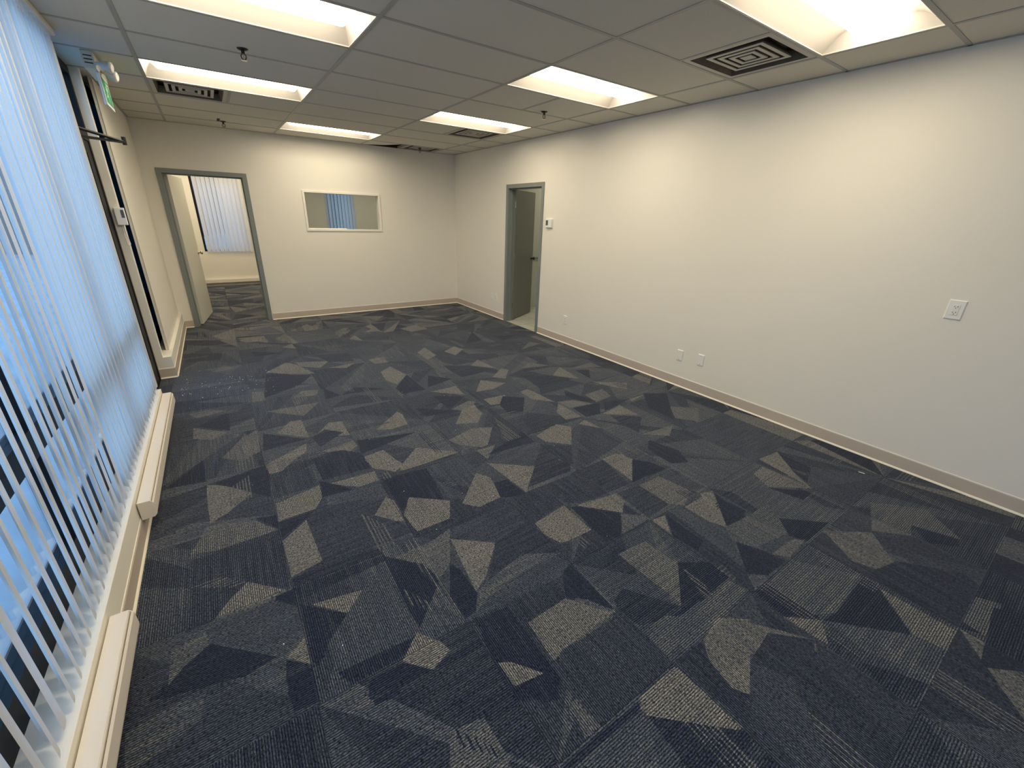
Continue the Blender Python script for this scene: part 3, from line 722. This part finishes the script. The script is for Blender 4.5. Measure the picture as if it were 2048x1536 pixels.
# ------------------------------------------------------------------ sprinklers
def sprinkler(loc, lab, first=None):
    if first: return copy_thing(first, loc, lab)
    t = thing('sprinkler_head', loc, lab, 'sprinkler', 'ceiling sprinklers')
    MB().lathe((0, 0, 0), (0, 0, -1), [(0, .034), (.003, .034), (.008, .026), (.012, .014)], 'dark_metal').build('escutcheon', t)
    b = MB(); b.cyl((0, 0, -.010), (0, 0, -.03), .011, .011, 'dark_metal', 12)
    for s in (-1, 1): b.tube([(s*.009, 0, -.03), (s*.016, 0, -.042), (s*.012, 0, -.056), (0, 0, -.066)], .0034, 'dark_metal', 6)
    b.cyl((0, 0, -.03), (0, 0, -.06), .0022, .0022, 'chrome', 8); b.build('body', t)
    d = MB(); d.lathe((0, 0, -.064), (0, 0, -1), [(0, .004), (.002, .017), (.0035, .017)], 'chrome')
    for k in range(8):
        a = k*math.pi/4; d.box(.012, .0215, -.0028, .0028, -.0668, -.0658, 'chrome', T=Matrix.Rotation(a, 4, 'Z'))
    d.build('deflector', t); return t
HZ = H-.001
s0 = sprinkler((.631, 1.10, HZ), 'nearest sprinkler head, in the ceiling tile between the two left lights')
sprinkler((.60, 4.22, HZ), 'sprinkler head near the back wall above the left door, beside a dark slit', s0)
sprinkler((3.262, 1.12, HZ), 'sprinkler head between the two ceiling lights on the right side', s0)
sprinkler((3.30, 4.45, HZ), 'sprinkler head hanging just in front of the dark corner vent', s0)
MB().box(.535, .565, 4.06, 4.25, HZ-.0015, HZ+.001, 'dark').build('tile_slit', ceil)

# ------------------------------------------------------------------ doors
def knob(parent, base, d, m):
    MB().lathe(base, d, [(0, .033), (.004, .033), (.007, .014), (.028, .012), (.034, .022), (.045, .028), (.057, .026), (.064, .012)], m).build('knob', parent)
# left door in the back wall
d1 = struct_empty('door_1', (DX0, YB, 0))
def P(o, parent):   # keep world coordinates when parenting to a located empty
    o.parent = parent; o.matrix_parent_inverse = Matrix.Translation(-parent.location); return o
fr = MB(); y0, y1 = YB-.016, YB+WT+.016; z1 = DZ
fr.box(DX0-FW+.012, DX0+.018, y0, y1, 0, z1+.038, 'frame_grey'); fr.box(DX1-.018, DX1+FW-.012, y0, y1, 0, z1+.038, 'frame_grey')
fr.box(DX0+.018, DX1-.018, y0, y1, z1-.018, z1+.038, 'frame_grey')
fr.box(DX0+.018, DX0+.034, YB+.035, YB+.07, 0, z1-.018, 'frame_grey'); fr.box(DX1-.034, DX1-.018, YB+.035, YB+.07, 0, z1-.018, 'frame_grey')
fr.box(DX0+.034, DX1-.034, YB+.035, YB+.07, z1-.034, z1-.018, 'frame_grey')
P(fr.build('door_frame', bevel=.002), d1)
T = Matrix.Translation((DX0+.022, YB+WT-.005, 0)) @ Matrix.Rotation(math.radians(82), 4, 'Z')
lf = MB().box(0, .885, -.044, 0, .012, z1-.025, 'door_pale', T=T).build('door_leaf', bevel=.0015); P(lf, d1)
P(MB().lathe(T @ Vector((.825, -.044, .98)), T.to_3x3() @ Vector((0, -1, 0)), [(0, .033), (.004, .033), (.007, .014), (.028, .012), (.034, .022), (.045, .028), (.057, .026), (.064, .012)], 'chrome').build('knob'), d1)
for z in (.25, 1.05, 1.83):
    P(MB().cyl((DX0+.024, YB+WT+.004, z-.045), (DX0+.024, YB+WT+.004, z+.045), .007, .007, 'chrome', 10).build('hinge'), d1)
# right door
d2 = struct_empty('door_2', (XR, RY0, 0))
fr = MB(); x0, x1 = XR-.016, XR+WT+.016
fr.box(x0, x1, RY0-FW+.012, RY0+.010, 0, RZ+.038, 'frame_grey'); fr.box(x0, x1, RY1-.018, RY1+FW-.012, 0, RZ+.038, 'frame_grey')
fr.box(x0, x1, RY0+.010, RY1-.018, RZ-.018, RZ+.038, 'frame_grey')
fr.box(XR+.035, XR+.07, RY0+.010, RY0+.022, 0, RZ-.018, 'frame_grey'); fr.box(XR+.035, XR+.07, RY1-.034, RY1-.018, 0, RZ-.018, 'frame_grey')
fr.box(XR+.035, XR+.07, RY0+.022, RY1-.034, RZ-.034, RZ-.018, 'frame_grey')
P(fr.build('door_frame', bevel=.002), d2)
T = Matrix.Translation((XR+WT-.005, RY1-.024, 0)) @ Matrix.Rotation(math.radians(30), 4, 'Z')
lf = MB().box(0, .80, 0, .044, .012, RZ-.025, 'door_dark', T=T).build('door_leaf', bevel=.0015); P(lf, d2)
P(MB().lathe(T @ Vector((.735, 0, .98)), T.to_3x3() @ Vector((0, -1, 0)), [(0, .033), (.004, .033), (.007, .014), (.028, .012), (.034, .022), (.045, .028), (.057, .026), (.064, .012)], 'dark_metal').build('knob'), d2)
for z in (.25, 1.05, 1.83):
    P(MB().cyl((XR+WT+.006, RY1-.022, z-.045), (XR+WT+.006, RY1-.022, z+.045), .007, .007, 'chrome', 10).build('hinge'), d2)

# ------------------------------------------------------------------ interior window in the back wall
w2 = struct_empty('window_2', ((WX0+WX1)/2, YB, WZ0))
b = MB(); t = .018
b.box(WX0-t, WX0+.012, YB-.014, YB+WT+.01, WZ0-t, WZ1+t, 'white_wood'); b.box(WX1-.012, WX1+t, YB-.014, YB+WT+.01, WZ0-t, WZ1+t, 'white_wood')
b.box(WX0+.012, WX1-.012, YB-.014, YB+WT+.01, WZ0-t, WZ0+.010, 'white_wood'); b.box(WX0+.012, WX1-.012, YB-.014, YB+WT+.01, WZ1-.012, WZ1+t, 'white_wood')
b.box(WX0+.012, WX0+.60, YB+.030, YB+.045, WZ0+.010, WZ0+.026, 'white_wood')
P(b.build('window_frame', bevel=.0015), w2)
P(MB().box(WX0+.012, WX1-.012, YB+.05, YB+.055, WZ0+.01, WZ1-.012, 'glass_in').build('window_pane'), w2)

# ------------------------------------------------------------------ storefront glazing on the left
w1 = struct_empty('window_1', (-.50, -1.5, .232))
XF0, XF1 = -.535, -.475
def bar(b, y0, y1, z0, z1): b.box(XF0, XF1, y0, y1, z0, z1, 'alu')
b = MB()
bar(b, YR, 1.46, .232, .345); bar(b, YR, 1.46, H-.06, H)
YM = [1.41, .43, -.62, -1.65, -2.7, -3.75, -4.8]
for y in YM: bar(b, y-.03, y+.03, .345, H-.06)
for ya, yb in zip(YM[1:], YM[:-1]): bar(b, ya+.03, yb-.03, .74, .85)
P(b.build('window_frame'), w1)
for ya, yb in zip(YM[1:], YM[:-1]):
    for z0, z1 in ((.345, .74), (.85, H-.06)):
        P(MB().box(-.508, -.502, ya+.03, yb-.03, z0, z1, 'glass').build('window_pane'), w1)
# sidelite behind the thin wall
w3 = struct_empty('window_3', (-.50, 2.9, .22))
b = MB(); bar(b, 2.475, YB, .22, .29); bar(b, 2.475, YB, H-.06, H); bar(b, 2.475, 2.54, .29, H-.06); bar(b, YB-.06, YB, .29, H-.06)
b.box(XF0, XF1, 2.54, YB-.06, .62, .69, 'alu')
P(b.build('window_frame'), w3)
P(MB().box(-.508, -.502, 2.54, YB-.06, .69, H-.06, 'glass_dark').build('window_pane'), w3)
P(MB().box(-.508, -.502, 2.54, YB-.06, .29, .62, 'glass_dark').build('window_pane'), w3)
# exit door
d3 = struct_empty('door_3', (-.50, 1.46, 0))
b = MB(); bar(b, 1.44, 1.50, 0, H); bar(b, 2.425, 2.475, 0, H); bar(b, 1.50, 2.425, H-.06, H); bar(b, 1.50, 2.425, 2.13, 2.20); bar(b, 1.46, 2.475, -.004, .015)
P(b.build('door_frame'), d3)
b = MB(); X0, X1 = -.525, -.481
for q in ((1.505, 1.60, .02, 2.125), (2.26, 2.42, .02, 2.125), (1.60, 2.26, .02, .27), (1.60, 2.26, 2.03, 2.125)): b.box(X0, X1, *q, 'alu')
P(b.build('door_leaf'), d3)
P(MB().box(-.506, -.500, 1.60, 2.26, .27, 2.03, 'glass').build('door_pane'), d3)
P(MB().box(-.508, -.502, 1.50, 2.425, 2.20, H-.06, 'glass').build('window_pane'), d3)
b = MB(); b.box(-.481, -.43, 1.62, 1.90, 2.055, 2.115, 'black')
P(b.build('door_closer', bevel=.004), d3)
b = MB(); b.box(-.014, .014, 0, .30, -.010, .006, 'black', T=Matrix.Translation((-.45, 1.76, 2.10)) @ Matrix.Rotation(math.radians(-58), 4, 'Z'))
b.cyl((-.45, 1.76, 2.11), (-.45, 1.76, 2.135), .016, .016, 'black')
b.cyl((-.2, 1.92, 2.08), (-.2, 1.92, 2.135), .014, .014, 'black')
v0, v1 = Vector((-.2, 1.92, 2.10)), Vector((-.46, 1.68, 2.155)); b.tube([v0, v1], .011, 'black', 10); b.box(-.475, -.445, 1.65, 1.71, 2.14, 2.17, 'black')
P(b.build('closer_arm'), d3)
# black cable drooping from the ceiling beside the post
b = MB(); pts = []
for k in range(15):
    u = k/14; pts.append((-.455+.02*math.sin(u*3), 2.56+.16*u, H-.03-.09*math.sin(math.pi*u)-.03*u))
b.tube(pts, .004, 'black'); tag(b.build('cable'), 'thin black cable drooping below the ceiling left of the exit sign', 'cable')

# ------------------------------------------------------------------ vertical blinds
def slat_mesh(h, w=.089, m='slat'):
    n = 8; vs = []; R_ = .10
    for z in (0, -h):
        for k in range(n+1):
            u = (k/n-.5)*w; vs.append((math.sqrt(R_*R_-u*u)-R_+.004, u, z))
    b = MB(); b.add(vs, [(k, k+1, n+2+k, n+1+k) for k in range(n)], m, True)
    for s in (-1, 1):   # hanger slot tab
        pass
    return b
def make_slat_obj(parent, h, T_, w=.089):
    o = slat_mesh(h, w).build('slat', parent)
    sd = o.modifiers.new('thick', 'SOLIDIFY'); sd.thickness = .0008; sd.offset = 0
    return o
vb = thing('vertical_blind', (-.38, -1.5, H), 'long vertical blind with open cream slats along the left window wall', 'blind')
b = MB(); b.prism([(-.022, -.002), (.022, -.002), (.024, -.03), (.016, -.036), (-.016, -.036), (-.024, -.03)], YR+.05+1.5, 1.50+1.5, 'white_wood')
b.build('headrail', vb)
SP = .0805; TH = 22.5
proto = slat_mesh(H-.075-.262).build('slat', vb)
PM = proto.data; used = False
y = 1.429; k = 0
RS = random.Random(4)
while y > -3.6:
    a = TH + RS.gauss(0, 4.2)
    if k == 0: a = -12
    if k in (9, 19): a = TH + 7
    o = proto if not used else proto.copy()
    if used: COL.objects.link(o)
    used = True
    o.parent = vb; o.location = (RS.uniform(-.002, .002), y+1.5+RS.gauss(0, .003), -.075 + RS.uniform(-.003, .003))
    o.rotation_euler = (0, 0, math.radians(a))
    y -= SP; k += 1
b = MB()
y = 1.429
while y > -3.6: b.box(-.006, .006, y+1.5-.008, y+1.5+.008, -.078, -.030, 'white'); y -= SP
tag(b.build('carrier', vb), kind='stuff')

# blinds of the back offices
def far_blind(x0, x1, z0, z1, lab, ang):
    yb = YF-.05
    t = thing('vertical_blind', ((x0+x1)/2, yb, z1), lab, 'blind')
    b = MB(); b.box(-(x1-x0)/2, (x1-x0)/2, -.02, .02, -.03, 0, 'white_wood'); b.build('headrail', t)
    pr = slat_mesh(z1-z0-.04).build('slat', t); n = int((x1-x0)/.078); R_ = random.Random(int(x0*100))
    for k in range(n):
        o = pr if k == 0 else pr.copy()
        if k: COL.objects.link(o)
        o.parent = t; o.location = (-(x1-x0)/2+.045+k*.078, 0, -.035); o.rotation_euler = (0, 0, math.radians(ang+R_.gauss(0, 5)))
    return t
far_blind(.075, .95, .74, 2.30, 'white vertical blind on the window seen through the open left door', 56)
far_blind(2.62, 3.36, .74, 2.30, 'bluish vertical blind seen through the interior window of the back wall', 31)
def far_window(n, x0, x1):
    w = struct_empty('window_%d' % n, ((x0+x1)/2, YF+.06, .75)); b = MB()
    for q in ((x0, x0+.04, .75, 2.28), (x1-.04, x1, .75, 2.28), (x0+.04, x1-.04, .75, .79), (x0+.04, x1-.04, 2.24, 2.28)):
        b.box(q[0], q[1], YF+.03, YF+.09, q[2], q[3], 'alu')
    P(b.build('window_frame'), w); P(MB().box(x0+.04, x1-.04, YF+.058, YF+.063, .79, 2.24, 'glass').build('window_pane'), w)
far_window(4, .03, .93); far_window(5, 2.65, 3.33)

# ------------------------------------------------------------------ baseboard heaters
def heater(loc, L_, lab, axis_rot=0, near_cap=True, wall_gap=0):
    """back on the local plane x=0, body towards +x, runs 0..L_ in +y"""
    t = thing('baseboard_heater', loc, lab, 'heater', 'electric baseboard heaters', rz=axis_rot)
    b = MB()
    b.prism([(0, 0), (.004, 0), (.004, .098), (.050, .098), (.052, .096), (.052, .086), (.055, .086), (.055, .099), (.052, .104), (0, .104)], 0.004, L_-.004, 'heater')
    b.build('casing', t)
    b = MB(); b.prism([(.058, .092), (.062, .094), (.066, .088), (.068, .030), (.066, .018), (.056, .008), (.052, .010), (.052, .014), (.061, .022), (.063, .030), (.061, .086)], 0.004, L_-.004, 'heater')
    b.build('front_panel', t)
    b = MB(); b.box(.006, .050, .01, L_-.01, .01, .09, 'heater_dark'); b.build('heating_element', t)
    for y in (0, L_-.004):
        b = MB(); b.prism([(0, 0), (.054, .004), (.0655, .016), (.0675, .030), (.0655, .089), (.060, .096), (.052, .1045), (0, .1045)], y, y+.004, 'heater'); b.build('end_cap', t)
    return t
h1 = heater((-.3535, -.262, .098), 1.685, 'long cream baseboard heater mounted under the blinds, middle of the left wall')
h2 = heater((-.3535, -3.3, .098), 2.262, 'nearest cream baseboard heater, cut by the bottom left of the photo')
h3 = heater((-.3, YF-.002, .055), 1.45, 'white baseboard heater under the window of the back office', axis_rot=-math.pi/2)

# ------------------------------------------------------------------ exit sign with emergency lamps
t = thing('exit_sign', (-.25, 2.13, H), 'green and white exit sign with two emergency lamps hanging over the glass exit door', 'exit sign')
b = MB(); b.box(-.055, .012, -.26, .16, -.108, -.002, 'frost')
for k in range(3): b.box(-.045, .002, -.262, -.258, -.035-.022*k, -.028-.022*k, 'dark')
b.build('battery_housing', t, bevel=.004)
b = MB(); b.box(-.008, .010, -.165, .165, -.312, -.108, 'white'); b.build('sign_frame', t, bevel=.003)
for sx, nm in ((.0102, 1), (-.0082, -1)):
    b = MB(); b.box(min(sx, sx+.0008*nm), max(sx, sx+.0008*nm), -.150, .150, -.292, -.125, 'green')
    f = b.build('sign_face', t)
# running figure and doorway on the green face
b = MB(); xa, xb = .0110, .0116
def flat(pts): b.prism([(y, z) for y, z in pts], xa, xb, 'white', axis='x')
def circ(cy, cz, r): flat([(cy+r*math.cos(k*math.pi/8), cz+r*math.sin(k*math.pi/8)) for k in range(16)])
def limb(p, q, w):
    d = Vector((q[0]-p[0], q[1]-p[1])); n = Vector((-d.y, d.x)).normalized()*w/2
    flat([(p[0]+n.x, p[1]+n.y), (q[0]+n.x, q[1]+n.y), (q[0]-n.x, q[1]-n.y), (p[0]-n.x, p[1]-n.y)])
flat([(.035, -.14), (.125, -.14), (.125, -.28), (.112, -.28), (.112, -.153), (.048, -.153), (.048, -.20), (.035, -.20)])
circ(.005, -.152, .013); limb((-.002, -.168), (-.025, -.212), .026); limb((-.002, -.170), (.03, -.195), .010); limb((-.005, -.172), (-.04, -.178), .010)
limb((-.04, -.178), (-.052, -.198), .010); limb((-.022, -.210), (.008, -.235), .014); limb((.008, -.235), (.0, -.272), .013); limb((-.027, -.210), (-.045, -.240), .014); limb((-.045, -.240), (-.08, -.245), .013)
b.build('pictogram', t)
for hy, hx, hz in ((-.30, .085, -.085), (-.10, .080, -.100)):
    hd = MB(); hd.tube([(.0, -.18 if hy < -.2 else -.06, -.07), (.02, hy+.02, hz+.01), (.045, hy, hz)], .009, 'frost', 10)
    hd.lathe((.035, hy, hz), (1, -.25, -.2), [(0, .010), (.012, .024), (.045, .033), (.060, .035)], 'frost')
    o = hd.build('lamp_head', t)
    c = Vector((.035, hy, hz)) + Vector((1, -.25, -.2)).normalized()*.060
    MB().lathe(c, (1, -.25, -.2), [(0, .0355), (.008, .034), (.014, .024)], 'white').build('lamp_lens', o)

# ------------------------------------------------------------------ small wall fittings
t = thing('sensor_box', (-.42, 2.472, 1.552), 'small white plastic box mounted on the post beside the exit door', 'sensor')
b = MB(); b.box(-.030, .040, -.035, .0, -.072, .072, 'white'); b.build('cover', t, bevel=.004)
b = MB(); b.box(.012, .034, -.0365, -.034, -.01, .055, 'screen'); b.build('window', t)
b = MB(); b.tube([(-.005, -.008, -.072), (-.008, -.010, -.16), (-.002, -.012, -.235), (.010, -.012, -.25), (.016, -.010, -.235), (.006, -.008, -.12), (.004, -.008, -.072)], .0025, 'white'); b.build('wire_loop', t)
t = thing('thermostat', (XR-.0005, 1.957, 1.582), 'white thermostat with a dark display beside the right door', 'thermostat')
b = MB(); b.box(-.006, 0, -.075, .075, -.062, .062, 'white'); b.box(-.028, -.006, -.065, .065, -.052, .055, 'white'); b.build('cover', t, bevel=.003)
MB().box(-.0295, -.0275, .005, .052, -.025, .040, 'screen').build('display', t)
def plate(y, z, lab, kind, w=.072, h=.118, name='wall_plate', cat='wall plate', group=None, x=XR):
    t = thing(name, (x-.0003, y, z), lab, cat, group)
    b = MB(); h2, w2 = h/2, w/2
    o = [(0, -w2, -h2), (0, w2, -h2), (0, w2, h2), (0, -w2, h2)]; i_ = [(-.0065, -w2+.006, -h2+.006), (-.0065, w2-.006, -h2+.006), (-.0065, w2-.006, h2-.006), (-.0065, -w2+.006, h2-.006)]
    b.add(o+i_, [(k, (k+1) % 4, 4+(k+1) % 4, 4+k) for k in range(4)]+[(4, 5, 6, 7), (3, 2, 1, 0)], 'white'); b.build('cover_plate', t)
    if kind == 'outlet' or kind == 'decora':
        b = MB()
        if kind == 'decora': b.box(-.0085, -.0065, -.0165, .0165, -.033, .033, 'white')
        else:
            for s in (-1, 1): b.box(-.0085, -.0065, -.017, .017, s*.020-.014, s*.020+.014, 'white')
        sk = b.build('socket', t, bevel=.001)
        b = MB()
        for s in (-1, 1):
            c = s*.0185
            b.box(-.0092, -.0084, -.0085, -.0060, c-.001, c+.008, 'dark'); b.box(-.0092, -.0084, .0060, .0085, c-.001, c+.006, 'dark')
            b.cyl((-.0084, 0, c-.007), (-.0092, 0, c-.007), .0024, .0024, 'dark', 10)
        b.build('slots', sk)
    if kind in ('blank', 'outlet'):
        for s in ((-.042, .042) if kind == 'blank' else (0,)): MB().cyl((-.0064, 0, s), (-.0075, 0, s), .003, .003, 'chrome', 10).build('screw', t)
    return t
plate(3.435, .352, 'left wall plate of the pair low on the wall between corner and right door', 'blank', group='wall plates')
plate(3.300, .350, 'right plate of the pair low on the wall, the one closer to the right door', 'outlet', name='electrical_outlet', cat='outlet', group='outlets')
plate(1.485, .332, 'white duplex outlet low on the right wall just after the door', 'outlet', name='electrical_outlet', cat='outlet', group='outlets')
plate(-.353, .336, 'left one of two blank white plates low in the middle of the right wall', 'blank', group='wall plates')
plate(-.593, .352, 'right one of two blank white plates low in the middle of the right wall', 'blank', group='wall plates')
plate(-2.217, 1.174, 'large white outlet high on the right wall near the right edge of the photo', 'decora', w=.086, h=.126, name='electrical_outlet', cat='outlet', group='outlets')
t = thing('electrical_outlet', (-.3448, 3.576, .185), 'tiny white outlet on the low curb at the far end of the left wall', 'outlet', 'outlets')
MB().box(0, .004, -.022, .022, -.018, .018, 'white').build('cover_plate', t)

# debris on the carpet
b = MB(); b.box(-.018, .018, -.004, .004, 0, .0012, 'white')
o = b.build('paper_scrap', loc=(3.80, -2.14, .0002)); o.rotation_euler.z = math.radians(-75); tag(o, 'tiny white paper scrap on the carpet near the right baseboard', 'paper scrap')
R_ = random.Random(9); b = MB()
for k in range(70):
    x, y = R_.uniform(-.30, .55), R_.gauss(1.95, .22); s = R_.uniform(.0012, .003)
    b.box(x-s, x+s, y-s, y+s, 0, s, 'white')
for k in range(40):
    x, y = R_.uniform(-.25, 3.5), R_.uniform(-2, 3.6); s = R_.uniform(.001, .002)
    b.box(x-s, x+s, y-s, y+s, 0, s, 'white')
tag(b.build('carpet_crumbs'), 'white crumbs and grit scattered on the carpet in front of the exit door', 'crumbs', kind='stuff')

# ------------------------------------------------------------------ outside
def ground():
    n = 90; vs = []; R2 = random.Random(2)
    x0, x1, y0, y1 = -40, XW_OUT-.02, -40, 60
    import mathutils
    for i in range(n+1):
        for j in range(n+1):
            x = x1-(x1-x0)*(i/n)**1.6; y = y0+(y1-y0)*j/n
            d = x1-x
            z = -.12 + .55*math.exp(-((d-9)/2.2)**2)*(.6+.4*math.sin(y*.6)) + .05*mathutils.noise.noise(Vector((x*.9, y*.9, 0)))
            vs.append((x, y, min(z, .05) if d < 1.5 else z))
    w = n+1
    b = MB(); b.add(vs, [(i*w+j, i*w+j+1, (i+1)*w+j+1, (i+1)*w+j) for i in range(n) for j in range(n)], 'snow', True)
    o = b.build('ground'); o['kind'] = 'structure'
    b = MB(); vs = []
    n2 = 30
    for i in range(n2+1):
        for j in range(n2+1):
            x = XW_OUT-.02+22*i/n2; y = YF+.25+45*(j/n2)**1.5; d = y-YF
            z = -.12+1.15*math.exp(-((d-7)/1.6)**2)*(.8+.2*math.sin(x*1.3)) + .06*mathutils.noise.noise(Vector((x, y, 3)))
            vs.append((x, y, z))
    w = n2+1
    b.add(vs, [(i*w+j, i*w+j+1, (i+1)*w+j+1, (i+1)*w+j) for i in range(n2) for j in range(n2)], 'snow', True)
    o = b.build('ground'); o['kind'] = 'structure'
ground()
t = thing('building', (-34, 14, -.1), 'low dark brick building with snowy roof far outside the left windows', 'building')
MB().box(-4, 4, -16, 14, 0, 3.6, 'brick').build('wall', t); MB().box(-4.2, 4.2, -16.2, 14.2, 3.6, 3.95, 'snow').build('roof', t)

t = thing('building', (3, YF+14, -.1), 'long dark brick building seen between the slats of the far office windows', 'building')
MB().box(-22, 22, -3, 3, 0, 4.3, 'brick').build('wall', t); MB().box(-22.2, 22.2, -3.2, 3.2, 4.3, 4.6, 'snow').build('roof', t)
